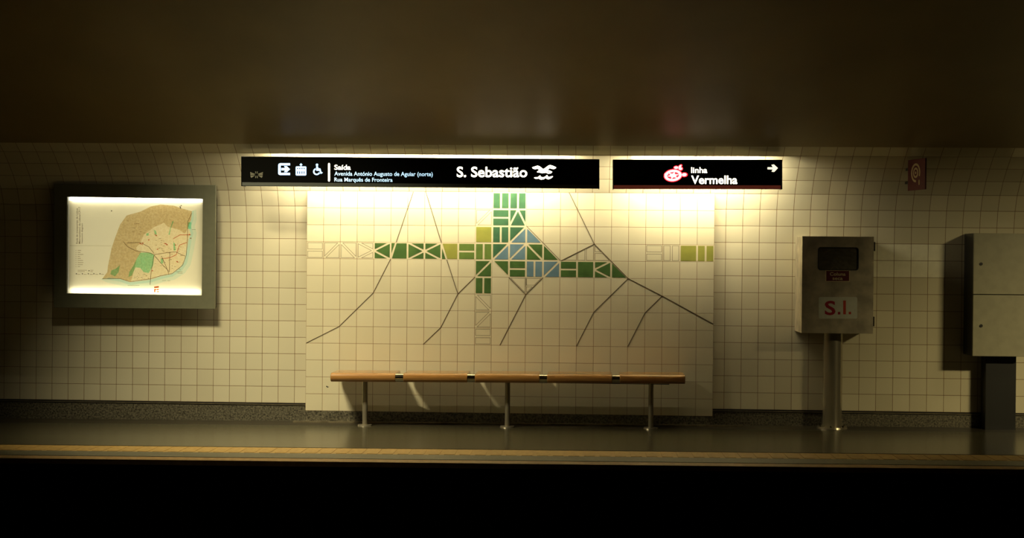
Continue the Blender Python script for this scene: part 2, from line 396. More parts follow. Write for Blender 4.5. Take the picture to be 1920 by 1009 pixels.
# the outlined ridge above the arm and the point below the lozenge
piece(o_, [(15.0,4), (17,3.02), (17,4)][:0] or [(15.05,4), (16,3.52), (16,4)], .035)
piece(o_, [(16,3.52), (16.5,3.27), (16.5,4), (16,4)], .035); piece(o_, [(16.5,3.27), (17,3.03), (17,4), (16.5,4)], .035)
piece(o_, [(17,3.0), (17.5,3.5), (17,3.5)], .04); piece(o_, [(17,3.5), (17.5,3.5), (18,4), (17,4)], .04)
piece(o_, [(12,5), (13,6), (13,5)], .04); piece(o_, [(13,5), (14,5), (13.5,5.5), (13,5.5)], .04); piece(o_, [(13,5.5), (13.5,5.5), (13,6)], .04)
for key, m in (('green', GREEN), ('blue_green', GREENB), ('olive', OLIVE), ('yellow_green', LIME), ('blue', BLUE), ('outline', GROOVE), ('joint', CREAMJ)):
    nm = {'outline': 'engraved_outline', 'joint': 'inlay_joint'}.get(key, key+'_inlay')
    obj(nm, pieces[key], m, mur, label={'outline': 'thin engraved outlines of triangles and bars', 'joint': 'cream joints between the coloured pieces'}.get(key, key.replace('_', ' ')+' glazed tile pieces'))
bm = B()
def gline(pts, wd=.034, dd=.1001, t=.0028):
    for (u0, v0), (u1, v1) in zip(pts, pts[1:]):
        l = math.hypot(u1-u0, v1-v0); nx, ny = -(v1-v0)/l*wd/2, (u1-u0)/l*wd/2
        prism(bm, [G(u0+nx, v0+ny, dd), G(u1+nx, v1+ny, dd), G(u1-nx, v1-ny, dd), G(u0-nx, v0-ny, dd)], (0, -t, 0))
gline([(6.32,0), (5.32,3)]); gline([(5,3.98), (3.98,6), (1.97,8), (0.02,9)])
gline([(7.05,0), (8.0,3)]); gline([(8.33,4), (9,6), (8,8), (6.97,9)]); gline([(9,6), (10,5)])
gline([(13,6), (12,8), (11.5,9)]); gline([(15.5,0), (17,3)])
gline([(15.05,4), (17,3), (19,5), (18,6), (17,7), (16,9)]); gline([(19,5), (21,6), (23.98,7.6)]); gline([(21,6), (20,7), (19,9)])
gline([(13.02,1.98), (15.02,3.98)], .02); gline([(12,5), (13,6), (14,5)]); gline([(13,5.02), (13,5.5)], .02)
obj('drawn_line', bm, GROOVE, mur, label='long dark lines branching down across the cream tiles')

# ------------------------------------------------------------------ lit signs
def sign(name, label, c, strip_m, lamps):
    """c: four corners (tl, tr, br, bl) in the photograph; open-backed case 0.12 m deep, front 0.55 m from the wall"""
    df, db = .55, .43
    P = [W(x, y, df) for x, y in c]
    e = base(((P[2]+P[3])/2), name, label, 'sign')
    bm = B(); prism(bm, [p+Vector((0, .012, 0)) for p in P], (0, -.012, 0)); obj('front_panel', bm, BLACK, e, bevel=.003)
    bm = B()
    dep = Vector((0, df-db, 0)); t = Vector((0, 0, .008)); tx = Vector((.008, 0, 0))
    Q = [p+Vector((0, .012, 0)) for p in P]
    prism(bm, [Q[0], Q[1], Q[1]+dep, Q[0]+dep], -t)          # open at the back and below
    for a, b_, th in ((Q[0], Q[3], tx), (Q[1], Q[2], -tx)):
        prism(bm, [a, b_, b_+dep, a+dep], th)
    obj('casing', bm, BLACKM, e)
    for s in (.12, .5, .88):
        bm = B(); q = Q[0].lerp(Q[1], s)+dep; box(bm, q.x-.012, q.x+.012, -db-.01, -.36, q.z-.020, q.z-.008)
        obj('bracket', bm, BLACKM, e)
    (x0, y0), (x1, y1), (x2, y2), (x3, y3) = c
    bm = B(); pxpoly(bm, [(x3+2, y3-7.2), (x2-3, y2-7.2), (x2-3, y2-.8), (x3+2, y3-.8)], df, .0015); obj('colour_strip', bm, strip_m, e)
    # fluorescent tube inside the open back
    for s0, s1, pw in lamps:
        a, b_ = Q[0].lerp(Q[1], s0), Q[0].lerp(Q[1], s1); zc = (Q[0].z+Q[3].z)/2
        yy = -df+.078
        bm = B(); cyl(bm, (a.x, yy-.012, zc+LAMPZ), (b_.x, yy-.012, zc+LAMPZ), .008, n=12); obj('fluorescent_tube', bm, PLATE, e)
        area('tube_light', ((a.x+b_.x)/2, yy, zc+LAMPZ), ((a.x+b_.x)/2, 0, zc+LAMPZ), b_.x-a.x, .012, pw, (1, .89, .62), 180, e)
    return e, df+.0001
LAMPZ = .03
bpy.context.view_layer.update()
s1, DF = sign('exit_sign', 'long black illuminated sign reading S. Sebastião with exit, lift and wheelchair symbols', [(452, 293), (1124, 298.5), (1124, 354), (452, 349)], GREYS, [(.09, .49, 21), (.51, .91, 21)])
s2, DF = sign('line_sign', 'short black illuminated sign reading linha Vermelha with a right arrow and red strip', [(1149, 299), (1467, 299.5), (1467, 355), (1149, 354.5)], REDS, [(.12, .9, 22)])
D1 = DF
text('Saída', 'lettering', 627, 318.2, 657.5, 9.6, D1, WHITE_I, s1, .012, .004)
text('Avenida António Augusto de Aguiar (norte)', 'lettering', 627, 329.2, 811.5, 8.0, D1, BLUET_I, s1, .010, .006)
text('Rua Marquês de Fronteira', 'lettering', 627, 340.2, 736, 7.6, D1, BLUET_I, s1, .010, .006)
text('S. Sebastião', 'station_name', 856.5, 331.6, 988.5, 19.6, D1, WHITE_I, s1, .017, .002)
bm = B(); pxpoly(bm, rrect(615.2, 306, 618.8, 340.3, 1.6), D1); obj('divider_bar', bm, WHITE_I, s1)
# exit symbol
bm = B(); pxpoly(bm, [(544, 306), (525, 306), (522.3, 307.5), (521.5, 310), (521.5, 325), (522.3, 327.3), (525, 328.4), (544, 328.4), (544, 324), (526.5, 324), (526.5, 310.3), (544, 310.3)], D1)
pxpoly(bm, [(527.5, 315), (534.5, 315), (532.5, 311.5), (537.5, 311.3), (544, 317.3), (537.5, 323.3), (532.5, 323), (534.5, 319.6), (527.5, 319.6)], D1)
obj('exit_symbol', bm, BLUE_I, s1)
# lift symbol
bm = B(); pxpoly(bm, rrect(554.4, 312, 574.4, 329.2, 2), D1)
pxpoly(bm, [(561.4, 309.2), (564.4, 306), (567.4, 309.2), (565.3, 309.8), (565.3, 312.2), (563.5, 312.2), (563.5, 309.8)], D1)
lf = obj('lift_symbol', bm, BLUE_I, s1)
bm = B()
for x in (558, 562, 566.2, 570.2):
    pxbox(bm, x-.8, 321.3, x+.6, 325.9, D1+.0011, .0004); pxbox(bm, x-.9, 315, x+.9, 317, D1+.0011, .0004)
obj('passenger_figures', bm, BLACK, lf)
# wheelchair symbol
bm = B(); pxpoly(bm, ellipse(594.4, 309.2, 2.4, 2.4, n=16), D1)
pxpoly(bm, [(592.6, 311.9), (596.2, 311.9), (597.2, 315.5), (600.8, 315.8), (602.8, 322.5), (605.3, 323.4), (604.3, 325), (601, 326.3), (599, 320.5), (593, 320.3)], D1)
pxring(bm, ellipse(593.8, 321.8, 6.9, 6.7, n=24, a0=20, a1=250), ellipse(593.8, 321.8, 4.0, 3.9, n=24, a0=20, a1=250), D1, closed=False)
obj('wheelchair_symbol', bm, BLUE_I, s1)
# dull flag-like emblem at the left end
bm = B(); cx, cy = 481, 327.6
for sx in (-1, 1):
    pxpoly(bm, [(cx+sx*2.2, cy-1.2), (cx+sx*12, cy-5), (cx+sx*12, cy-2.6), (cx+sx*5, cy-.4)], D1, .0006)
    pxpoly(bm, [(cx+sx*2.5, cy+.3), (cx+sx*11.5, cy-1.8), (cx+sx*11.5, cy+.9)], D1, .0006)
    pxpoly(bm, [(cx+sx*2.4, cy+1.2), (cx+sx*11.5, cy+1.8), (cx+sx*11, cy+4), (cx+sx*9.5, cy+6)], D1, .0006)
    pxpoly(bm, [(cx+sx*.8, cy-2), (cx+sx*.9, cy-6), (cx+sx*2.4, cy-6), (cx+sx*2.0, cy-2.4)], D1, .0006)
    pxpoly(bm, [(cx+sx*.8, cy+2), (cx+sx*.9, cy+6.4), (cx+sx*2.4, cy+6.2), (cx+sx*2.0, cy+2.4)], D1, .0006)
obj('flag_emblem', bm, DULL, s1)
def q(pts, s, ox, oy): return [(ox+x/s, oy+y/s) for x, y in pts]
k = 18.02
bm = B(); pxpoly(bm, q([(320,320),(400,295),(500,265),(560,280),(700,385),(870,260),(930,245),(1000,260),(1130,320),(1120,350),(1060,380),(1000,375),(910,350),(845,415),(930,435),(1000,475),(960,520),(860,540),(790,500),(740,510),(650,520),(580,500),(490,490),(485,465),(560,410),(500,370),(420,385),(345,365)], k, 980, 296), D1)
pxpoly(bm, q([(380,670),(430,655),(510,655),(585,590),(600,605),(610,640),(690,660),(750,640),(825,580),(845,600),(850,635),(900,645),(960,630),(1010,615),(1025,635),(960,690),(880,725),(820,715),(775,680),(720,720),(630,740),(570,720),(540,695),(470,715),(410,700)], k, 980, 296), D1)
gu = obj('seagull_emblem', bm, WHITE_I, s1)
bm = B()
for pts in ([(505,300),(530,303),(655,398),(628,402)], [(885,292),(930,283),(1065,332),(1020,338)], [(825,463),(922,470),(915,492),(838,488)], [(825, 668), (860, 668), (872, 682), (835, 682)]):
    pxpoly(bm, q(pts, k, 980, 296), D1+.0011, .0004)
obj('feather_line', bm, BLACK, gu)
# second sign
text('linha', 'lettering', 1296, 324.2, 1326, 11.2, D1, WHITE_I, s2, .012)
text('Vermelha', 'line_name', 1296, 344.6, 1382.5, 16, D1, WHITE_I, s2, .017)
bm = B(); pxpoly(bm, [(1439, 313.6), (1449, 313.6), (1446.2, 309.2), (1451, 308.3), (1458.6, 315.2), (1451.5, 322.6), (1446.5, 322), (1449, 318), (1439, 317.6)], D1); obj('arrow_symbol', bm, ARROW_I, s2)
k = 18.01
RX = lambda pts: q(pts, k, 1230, 296)
bm = B(); rot = -.12
pxpoly(bm, RX(ellipse(575, 595, 318, 218, rot)), D1, .0006)
for e_ in ((680, 330, 92, 62, 0), (825, 365, 88, 70, .1), (815, 285, 85, 48, -.7), (955, 570, 118, 78, -.05)):
    pxpoly(bm, RX(ellipse(*e_)), D1, .0006)
re_ = obj('compass_emblem', bm, RED_I, s2)
bm = B(); pxring(bm, RX(ellipse(575, 595, 290, 190, rot, 36)), RX(ellipse(575, 595, 205, 118, rot, 36)), D1+.0007)
for e_ in ((680, 330, 70, 40, 0), (825, 365, 62, 44, .1), (815, 285, 58, 28, -.7), (955, 570, 80, 52, -.05)):
    pxpoly(bm, RX(ellipse(*e_, n=16)), D1+.0007)
st = []
for i in range(12):
    a = math.radians(30*i-15); rr = 1.0 if i % 2 == 0 else .45
    st.append((575+205*rr*math.cos(a), 595+125*rr*math.sin(a)))
pxpoly(bm, RX(st), D1+.0007); pxpoly(bm, RX([(280, 545), (350, 520), (420, 560), (330, 575)]), D1+.0018)
obj('rose_symbol', bm, ROSE_I, re_)

# ------------------------------------------------------------------ illuminated map case
DM = .16
mc = base(W(252, 578, DM), 'map_case', 'dark framed wall case with a backlit city transport map, left of the long sign', 'map')
def quad(c, d): return [W(x, y, d) for x, y in c]
outc = [(101, 344.5), (404.5, 347), (402.5, 580), (100.5, 577)]
scr = [(126, 369), (380, 373), (378, 554), (125, 550)]
bm = B()
O = quad(outc, DM); I = quad(scr, DM); tk = Vector((0, .035, 0))
fo = [[bm.verts.new(p+o) for p in O] for o in (Vector((0, 0, 0)), tk)]; fi = [[bm.verts.new(p+o) for p in I] for o in (Vector((0, 0, 0)), tk)]
for i in range(4):
    j = (i+1) % 4
    bm.faces.new((fo[0][i], fo[0][j], fi[0][j], fi[0][i])); bm.faces.new((fo[1][i], fi[1][i], fi[1][j], fo[1][j]))
    bm.faces.new((fo[0][i], fo[1][i], fo[1][j], fo[0][j])); bm.faces.new((fi[0][i], fi[0][j], fi[1][j], fi[1][i]))
obj('frame', bm, FRAME, mc, bevel=.004)
# case body behind the frame: four sides and a back
ZT, ZB = O[0].z-.012, O[3].z+.012; X0, X1 = O[0].x+.012, O[1].x-.012
WHITEIN = mat('white_enamel', (.8, .8, .76), .6)
bm = B()
for (a, b_, c_, e_) in ((X0, X1, ZB, ZB+.012), (X0, X0+.012, ZB, ZT), (X1-.012, X1, ZB, ZT)): box(bm, a, b_, -DM+.035, -.06, c_, e_)
box(bm, X0, X1, -DM+.035, -.06, ZT-.012, ZT); box(bm, X0, X1, -.07, -.058, ZB, ZT)
obj('case_body', bm, BLACKM, mc)
bm = B(); a, b_ = W(150, 500, .06), W(355, 500, .06)
for p in (a, b_): bm = B(); box(bm, p.x-.03, p.x+.03, -.062, -.001, p.z-.15, p.z+.12); obj('wall_bracket', bm, BLACKM, mc)
bm = B(); box(bm, X0+.012, X1-.012, -.074, -.0701, ZB+.012, ZT-.012); obj('reflector', bm, WHITEIN, mc)
# paper: translucent sheet
def paper():
    m = bpy.data.materials.new('translucent_map_paper'); m.use_nodes = True; nt = m.node_tree; N = nt.nodes; L = nt.links
    for n_ in list(N): N.remove(n_)
    o = N.new('ShaderNodeOutputMaterial'); mx = N.new('ShaderNodeMixShader'); mx.inputs[0].default_value = .35
    t = N.new('ShaderNodeBsdfTranslucent'); d = N.new('ShaderNodeBsdfDiffuse')
    t.inputs[0].default_value = (.93, .86, .62, 1); d.inputs[0].default_value = (.7, .64, .45, 1)
    L.new(t.outputs[0], mx.inputs[1]); L.new(d.outputs[0], mx.inputs[2]); L.new(mx.outputs[0], o.inputs[0]); return m
def ink(name, col, col2=None, scale=30, streets=False):
    """printed ink: a coloured filter over the backlit paper"""
    m = bpy.data.materials.new(name); m.use_nodes = True; nt = m.node_tree; N = nt.nodes; L = nt.links
    for n_ in list(N): N.remove(n_)
    o = N.new('ShaderNodeOutputMaterial'); t = N.new('ShaderNodeBsdfTransparent'); t.inputs[0].default_value = (*col, 1)
    if col2:
        tc = N.new('ShaderNodeTexCoord'); r = N.new('ShaderNodeValToRGB')
        if streets:
            v = N.new('ShaderNodeTexVoronoi'); v.feature = 'DISTANCE_TO_EDGE'; v.inputs['Scale'].default_value = scale
            r.color_ramp.elements[0].position = .02; r.color_ramp.elements[1].position = .09; s = v.outputs['Distance']
        else:
            v = N.new('ShaderNodeTexNoise'); v.inputs['Scale'].default_value = scale; s = v.outputs['Fac']
            r.color_ramp.elements[0].position = .4; r.color_ramp.elements[1].position = .6
        L.new(tc.outputs['Object'], v.inputs['Vector']); L.new(s, r.inputs[0])
        r.color_ramp.elements[0].color = (*col2, 1); r.color_ramp.elements[1].color = (*col, 1); L.new(r.outputs[0], t.inputs[0])
    L.new(t.outputs[0], o.inputs[0]); return m
DS = DM-.037
bm = B(); sc_ = [(124, 377.5), (380, 381), (378, 554.5), (130, 551.5)]
bm = B(); bm.faces.new([bm.verts.new(p) for p in quad([(129.5, 376), (381, 379.5), (379, 556), (128.5, 552)], DS)]); sheet = obj('map_sheet', bm, paper(), mc)
OP = bpy.data.materials.new('opal_diffuser'); OP.use_nodes = True
_N = OP.node_tree.nodes
for n_ in list(_N): _N.remove(n_)
_o = _N.new('ShaderNodeOutputMaterial'); _t = _N.new('ShaderNodeBsdfTranslucent'); _t.inputs[0].default_value = (.92, .93, .95, 1); OP.node_tree.links.new(_t.outputs[0], _o.inputs[0])
bm = B(); bm.faces.new([bm.verts.new(p) for p in quad([(122, 365), (384, 369), (382, 559), (121, 555)], DS-.004)]); obj('diffuser', bm, OP, mc)
m1 = 3.153
def Z(pts): return [(60+x/m1, 320+y/m1) for x, y in pts]
lay = [0]
def inkpoly(name, polys, m, d=None, label=None):
    lay[0] += 1; bm = B()
    for p in polys:
        vs = [bm.verts.new(W(x, y, DS+.0004+lay[0]*.0003)) for x, y in p]
        for t3 in tessellate_polygon([[Vector((x, y, 0)) for x, y in p]]): bm.faces.new([vs[i] for i in t3])
    return obj(name, bm, m, sheet, label=label)
def inkline(name, lines, wd, m):
    polys = []
    for pts in lines:
        for (x0, y0), (x1, y1) in zip(pts, pts[1:]):
            l = math.hypot(x1-x0, y1-y0) or 1; nx, ny = -(y1-y0)/l*wd/2, (x1-x0)/l*wd/2
            polys.append([(x0+nx, y0+ny), (x1+nx, y1+ny), (x1-nx, y1-ny), (x0-nx, y0-ny)])
    return inkpoly(name, polys, m)
coast = [(415,640),(455,632),(520,640),(580,660),(640,652),(700,645),(760,625),(820,613),(870,580),(900,540),(915,470),(925,410),(938,370),(922,330),(940,290),(945,240)]
land = coast + [(880,222),(840,208),(760,200),(700,213),(640,243),(560,265),(520,320),(490,400),(470,460),(450,560),(445,600)]
water = [(400,640)] + [(x+dx, y+dy) for (x, y), (dx, dy) in zip(coast[1:], [(-10,30),(0,38),(0,40),(5,38),(10,36),(14,34),(22,32),(34,26),(38,16),(40,6),(42,0),(36,0),(40,0),(34,0),(26,-10)])] + coast[::-1][:-1]
inkpoly('water_print', [Z(water)], ink('pale_blue_ink', (.84, .96, .97)), label='pale blue water along the coast')
water2 = [(440,640)] + [(x+dx, y+dy) for (x, y), (dx, dy) in zip(coast[1:], [(-5,12),(0,16),(0,18),(3,16),(5,16),(7,15),(10,14),(15,12),(17,8),(18,3),(18,0),(16,0),(18,0),(15,0),(12,-5)])] + coast[::-1][:-1]
inkpoly('shallow_print', [Z(water2)], ink('blue_ink', (.80, .94, .97)))
inkpoly('land_print', [Z(land)], ink('sand_ink', (.94, .85, .68), (.99, .93, .80), 30, True), label='sand coloured city area')
inkpoly('outskirts_print', [Z([(415,640),(520,640),(585,655),(600,600),(620,520),(645,482),(620,470),(614,455),(640,430),(660,380),(720,335),(780,308),(800,330),(870,350),(905,372),(925,330),(940,290),(945,240),(880,222),(840,208),(760,200),(700,213),(640,243),(560,265),(520,320),(490,400),(470,460),(450,560),(445,600)])],
        ink('brown_ink', (.75, .67, .53), (.82, .75, .62), 60), label='darker brown outskirts')
gi = ink('green_ink', (.42, .86, .66), (.50, .90, .70), 70)
inkpoly('park_print', [Z(p) for p in ([(640,485),(700,485),(722,500),(716,560),(690,606),(660,600),(640,575),(612,572),(590,620),(570,630),(575,600),(600,560),(620,520)],
        [(470,590),(495,580),(520,558),(512,600),(490,625),(463,612)], [(720,350),(733,356),(738,380),(726,376)], [(835,425),(845,430),(850,470),(838,475)], [(830,298),(838,300),(820,345),(814,380),(806,378)],
        [(922,305),(942,305),(940,345),(920,345)], [(675,372),(690,368),(690,384),(676,386)], [(760,520),(775,518),(776,548),(762,550)])], gi, label='green park areas')
dk = ink('dark_ink', (.30, .22, .16)); rd = ink('red_ink', (.72, .22, .12)); bk = ink('black_ink', (.12, .10, .08)); lg = ink('grey_ink', (.55, .48, .38))
inkline('rail_line', [Z(p) for p in ([(540,420),(565,450),(615,475),(690,485),(722,497),(800,485),(850,480),(890,500),(905,505)], [(945,250),(922,300),(918,420),(912,500),(890,560),(830,608),(760,622),(700,640),(580,657),(520,638),(415,640)],
        [(722,500),(704,600),(698,675)], [(722,500),(760,545),(805,590),(808,615)], [(765,505),(790,560),(806,600)], [(815,480),(812,600)], [(560,428),(640,425),(690,450),(722,490)])], .9, dk)
inkline('metro_line', [Z(p) for p in ([(765,522),(815,515),(852,498),(872,440),(915,425)], [(835,403),(875,380),(940,380)], [(855,535),(865,545)], [(640,430),(655,440)], [(780,430),(800,436)], [(725,375),(735,385)])], 1.1, rd)
inkpoly('station_mark', [Z([(x-4, y-3), (x+4, y-3), (x+4, y+3), (x-4, y+3)]) for x, y in ((640,432),(655,428),(790,432),(798,438),(735,384),(858,538),(848,440),(712,592),(742,465),(690,410),(930,378),(938,400))], rd)
random.seed(3)
inkpoly('small_mark', [Z([(x, y), (x+w_, y), (x+w_, y+2.2), (x, y+2.2)]) for x, y, w_ in [(random.uniform(600, 690), random.uniform(605, 640), random.uniform(3, 7)) for _ in range(26)] + [(random.uniform(725, 880), random.uniform(400, 600), random.uniform(4, 14)) for _ in range(46)] + [(random.uniform(560, 720), random.uniform(290, 380), random.uniform(8, 22)) for _ in range(10)] + [(850, 597, 40), (860, 605, 30), (770, 648, 22), (800, 650, 18), (945, 348, 22), (565, 678, 70)]], lg)
inkpoly('legend_mark', [Z([(x, y), (x+w_, y), (x+w_, y+3), (x, y+3)]) for x, y, w_ in [(258, 470+i*12, 4) for i in range(9)] + [(270, 470+i*12, (20, 16, 34, 14, 18, 32, 34, 30, 14)[i]) for i in range(9)] + [(270, 588, 55), (270, 595, 42), (345, 588, 18), (345, 596, 14)] + [(x, 612, 18) for x in (268, 305, 342, 374, 408)]], lg)
inkpoly('legend_dot', [Z(ellipse(x, y, 3.5, 3.5, n=10)) for x, y in ((337, 592), (262, 610), (298, 610), (333, 610), (366, 610), (402, 610), (470, 238), (876, 214), (882, 207), (878, 220))], bk)
inkpoly('orange_logo', [Z(p) for p in ([(722,686),(750,683),(750,692),(722,695)], [(722,700),(735,699),(735,706),(730,706),(730,719),(722,719)], [(737,700),(750,699),(750,706),(737,707)], [(738,713),(750,712),(750,719),(738,719)])], ink('orange_ink', (.50, .10, .015)), label='small orange logo at the bottom of the map')
inkpoly('fold_shadow', [Z([(222,441),(470,443),(470,447),(222,446)])], ink('crease_shade_tint', (.86, .84, .78)))  # shade of the paper fold, tinted on as a strip
def vtext(s, xz, y0z, y1z, hz):
    lay[0] += 1; dd = DS+.0004+lay[0]*.0003
    cu = bpy.data.curves.new('map_title', 'FONT'); cu.body = s; cu.offset = .012
    to = bpy.data.objects.new('map_title', cu); COL.objects.link(to); dg = bpy.context.evaluated_depsgraph_get()
    me0 = bpy.data.meshes.new_from_object(to.evaluated_get(dg)); bpy.data.objects.remove(to); bpy.data.curves.remove(cu)
    bm = B(); bm.from_mesh(me0); bpy.data.meshes.remove(me0)
    mn = min(v.co.x for v in bm.verts); mx = max(v.co.x for v in bm.verts)
    for v in bm.verts:
        fx = (v.co.x-mn)/(mx-mn); p = Z([(xz-v.co.y/.73*hz, y0z+(y1z-y0z)*fx)])[0]; v.co = W(p[0], p[1], dd)
    obj('map_title', bm, dk, sheet)
vtext('Rede de transportes de Lisboa', 271, 432, 222, 11)
vtext('Metropolitano de Lisboa/CP/17', 286, 432, 214, 11)
vtext('Network diagram', 300, 430, 312, 9)
# the two tubes behind the sheet
bpy.context.view_layer.update()
xa, xb = I[0].x+.02, I[1].x-.02; zc = (I[0].z+I[3].z)/2
for zz, pw in ((I[0].z-.012, 1.6), (I[3].z+.02, 1.0)):
    bm = B(); cyl(bm, (xa, -.085, zz), (xb, -.085, zz), .008, n=12); obj('fluorescent_tube', bm, PLATE, mc)
    area('map_tube_light', ((xa+xb)/2, -.095, zz), ((xa+xb)/2, -1, zz), xb-xa, .03, pw, (1, .94, .74), 180, mc)
area('map_fill_light', ((xa+xb)/2, -.078, zc), ((xa+xb)/2, -1, zc), xb-xa, .8, 2.3, (1, .93, .68), 180, mc)  # no tube here: even fill added to smooth the sheet's glow
# clear cover glass over case and frame
GL = bpy.data.materials.new('clear_cover_glass'); GL.use_nodes = True
_N = GL.node_tree.nodes; _L = GL.node_tree.links
for n_ in list(_N): _N.remove(n_)
_o = _N.new('ShaderNodeOutputMaterial'); _m = _N.new('ShaderNodeMixShader'); _a = _N.new('ShaderNodeBsdfTransparent'); _b = _N.new('ShaderNodeBsdfGlossy'); _b.inputs['Roughness'].default_value = .0
_fr = _N.new('ShaderNodeFresnel'); _fr.inputs[0].default_value = 1.45
_L.new(_fr.outputs[0], _m.inputs[0]); _L.new(_a.outputs[0], _m.inputs[1]); _L.new(_b.outputs[0], _m.inputs[2]); _L.new(_m.outputs[0], _o.inputs[0])
bm = B(); pts = quad([(125.2, 368.2), (380.8, 372.2), (378.8, 554.8), (124.2, 550.8)], DM-.012)
bm.faces.new([bm.verts.new(p) for p in pts]); obj('cover_glass', bm, GL, mc)

# ------------------------------------------------------------------ bench
DBF, DBB = .50, .15
pl, pr = W(619, 716.5, DBF), W(1285, 720.8, DBF)
bn = base(Vector(((pl.x+pr.x)/2, -.33, zf((pl.x+pr.x)/2))), 'bench', 'long low bench of varnished wood with steel joints and three round legs, below the signs', 'bench')
TH = .074
def seat_profile(): # rounded nose toward the track
    o = []
    for i in range(9):
        a = math.radians(90+180*i/8); o.append((-DBF+TH/2+TH/2*math.cos(a), TH/2+TH/2*math.sin(a)))
    for i in range(9):
        a = math.radians(-90+180*i/8); o.append((-DBB-TH/2+TH/2*math.cos(a), TH/2+TH/2*math.sin(a)))
    return o
def zb(X): return pl.z+(pr.z-pl.z)*(X-pl.x)/(pr.x-pl.x)
segs = [(619, 741), (755.5, 876), (890, 1011.5), (1025.5, 1148), (1162, 1285)]
for a, b_ in segs:
    xa, xb = W(a, 716, DBF).x, W(b_, 716, DBF).x
    bm = B(); extrude_x(bm, seat_profile(), xa, xb, zb(xa), zb(xb)); obj('seat', bm, WOOD, bn, bevel=.006)
for (a, b_), (c_, e_) in zip(segs, segs[1:]):
    xa, xb = W(b_, 716, DBF).x-.01, W(c_, 716, DBF).x+.01; z = zb((xa+xb)/2)
    bm = B(); yc, zc, r = -DBF+TH/2, z+TH/2, TH/2-.003
    cyl(bm, (xa, yc, zc), (xb, yc, zc), r, n=40); box(bm, xa, xb, yc, -.34, z+.012, z+TH-.012)
    o = obj('joint_sleeve', bm, CHROME, bn)
    for p in o.data.polygons: p.use_smooth = len(p.vertices) == 4 and abs(p.normal.x) < .1 and p.area < .001
xa, xb = pl.x+.12, pr.x-.12
bm = B(); box(bm, xa, xb, -.345, -.305, zb(0)-.012, zb(0)+.01); obj('support_rail', bm, BLACKM, bn)
for px in (684.5, 951.5, 1220.5):
    X = W(px, 760, .33).x; f0 = zf(X)
    bm = B(); cyl(bm, (X, -.33, f0+.008), (X, -.33, zb(X)+.004), .0215); lg_ = obj('leg', bm, LEGM, bn)
    for p in lg_.data.polygons: p.use_smooth = len(p.vertices) == 4
    bm = B(); cyl(bm, (X, -.33, f0-.004), (X, -.33, f0+.010), .062, .058); obj('base_plate', bm, LEGM, lg_)

# ------------------------------------------------------------------ steel cabinet on a post
DC = .40
A0, A1, A2, A3 = W(1504, 443, DC), W(1638.5, 443.5, DC), W(1637, 626, DC), W(1503.5, 625.5, DC)
Xp = W(1562, 720, .20).x; f0 = zf(Xp)
cb = base(Vector((Xp, -.17, f0)), 'riser_cabinet', 'worn steel cabinet marked S.I. and Coluna seca on a round steel post', 'cabinet')
cx0, cx1, cz0, cz1 = (A0.x+A3.x)/2, (A1.x+A2.x)/2, A2.z, A0.z
wx0, wz1 = W(1535, 464, DC).x, W(1535, 464.5, DC).z; wx1, wz0 = W(1609, 464, DC).x, W(1609, 506, DC).z
bm = B(); t = .012
box(bm, cx0, cx0+t, -DC+.003, -.004, cz0, cz1); box(bm, cx1-t, cx1, -DC+.003, -.004, cz0, cz1)
box(bm, cx0+t, cx1-t, -DC+.003, -.004, cz1-t, cz1); box(bm, cx0+t, cx1-t, -DC+.003, -.004, cz0, cz0+t); box(bm, cx0+t, cx1-t, -.016, -.004, cz0+t, cz1-t)
obj('cabinet_body', bm, STEEL, cb)
# door with a round-cornered window opening
bm = B()
inner = []; r = .022
for ccx, ccz, a0 in ((wx1-r, wz1-r, 0), (wx0+r, wz1-r, 90), (wx0+r, wz0+r, 180), (wx1-r, wz0+r, 270)):
    for i in range(7):
        a = math.radians(a0+90*i/6); inner.append((ccx+r*math.cos(a), ccz+r*math.sin(a)))
outer = []
wcx, wcz = (wx0+wx1)/2, (wz0+wz1)/2
ocs = [(cx1, cz1), (cx0, cz1), (cx0, cz0), (cx1, cz0)]
n = len(inner)
for yy in (-DC, -DC+.018):
    pass
V = {}
for yi, yy in enumerate((-DC, -DC+.003)):
    V[yi] = ([bm.verts.new((x, yy, z)) for x, z in inner], [bm.verts.new((x, yy, z)) for x, z in ocs])
for yi in (0, 1):
    I_, O_ = V[yi]
    for s in range(4):
        for i in range(6): bm.faces.new((O_[s], I_[s*7+i], I_[s*7+i+1]))
        bm.faces.new((O_[s], I_[s*7+6], I_[((s+1) % 4)*7], O_[(s+1) % 4]))
for i in range(n): bm.faces.new((V[0][0][i], V[0][0][(i+1) % n], V[1][0][(i+1) % n], V[1][0][i]))
for i in range(4): bm.faces.new((V[0][1][i], V[0][1][(i+1) % 4], V[1][1][(i+1) % 4], V[1][1][i]))
door = obj('door', bm, STEEL, cb)
bm = B()
pts = [(x, z) for x, z in inner]
bmr = B(); out2 = []
for x, z in inner:
    out2.append((wcx+(x-wcx)*1.035, wcz+(z-wcz)*1.06))
A_ = [[bmr.verts.new((x, yy, z)) for x, z in pp] for pp, yy in ((out2, -DC-.003), (inner, -DC-.003), (inner, -DC+.012), (out2, -DC-.0))]
for aa, bb in ((0, 1), (1, 2), (0, 3)):
    for i in range(n): bmr.faces.new((A_[aa][i], A_[aa][(i+1) % n], A_[bb][(i+1) % n], A_[bb][i]))
obj('window_gasket', bmr, RUBBER, door)
HAZY = bpy.data.materials.new('reflection_haze_glass'); HAZY.use_nodes = True  # grey haze mixed in, standing for reflections and light behind the pane
_N = HAZY.node_tree.nodes; _L = HAZY.node_tree.links; _p = _N['Principled BSDF']; _p.inputs['Base Color'].default_value = (.30, .27, .19, 1); _p.inputs['Roughness'].default_value = .35
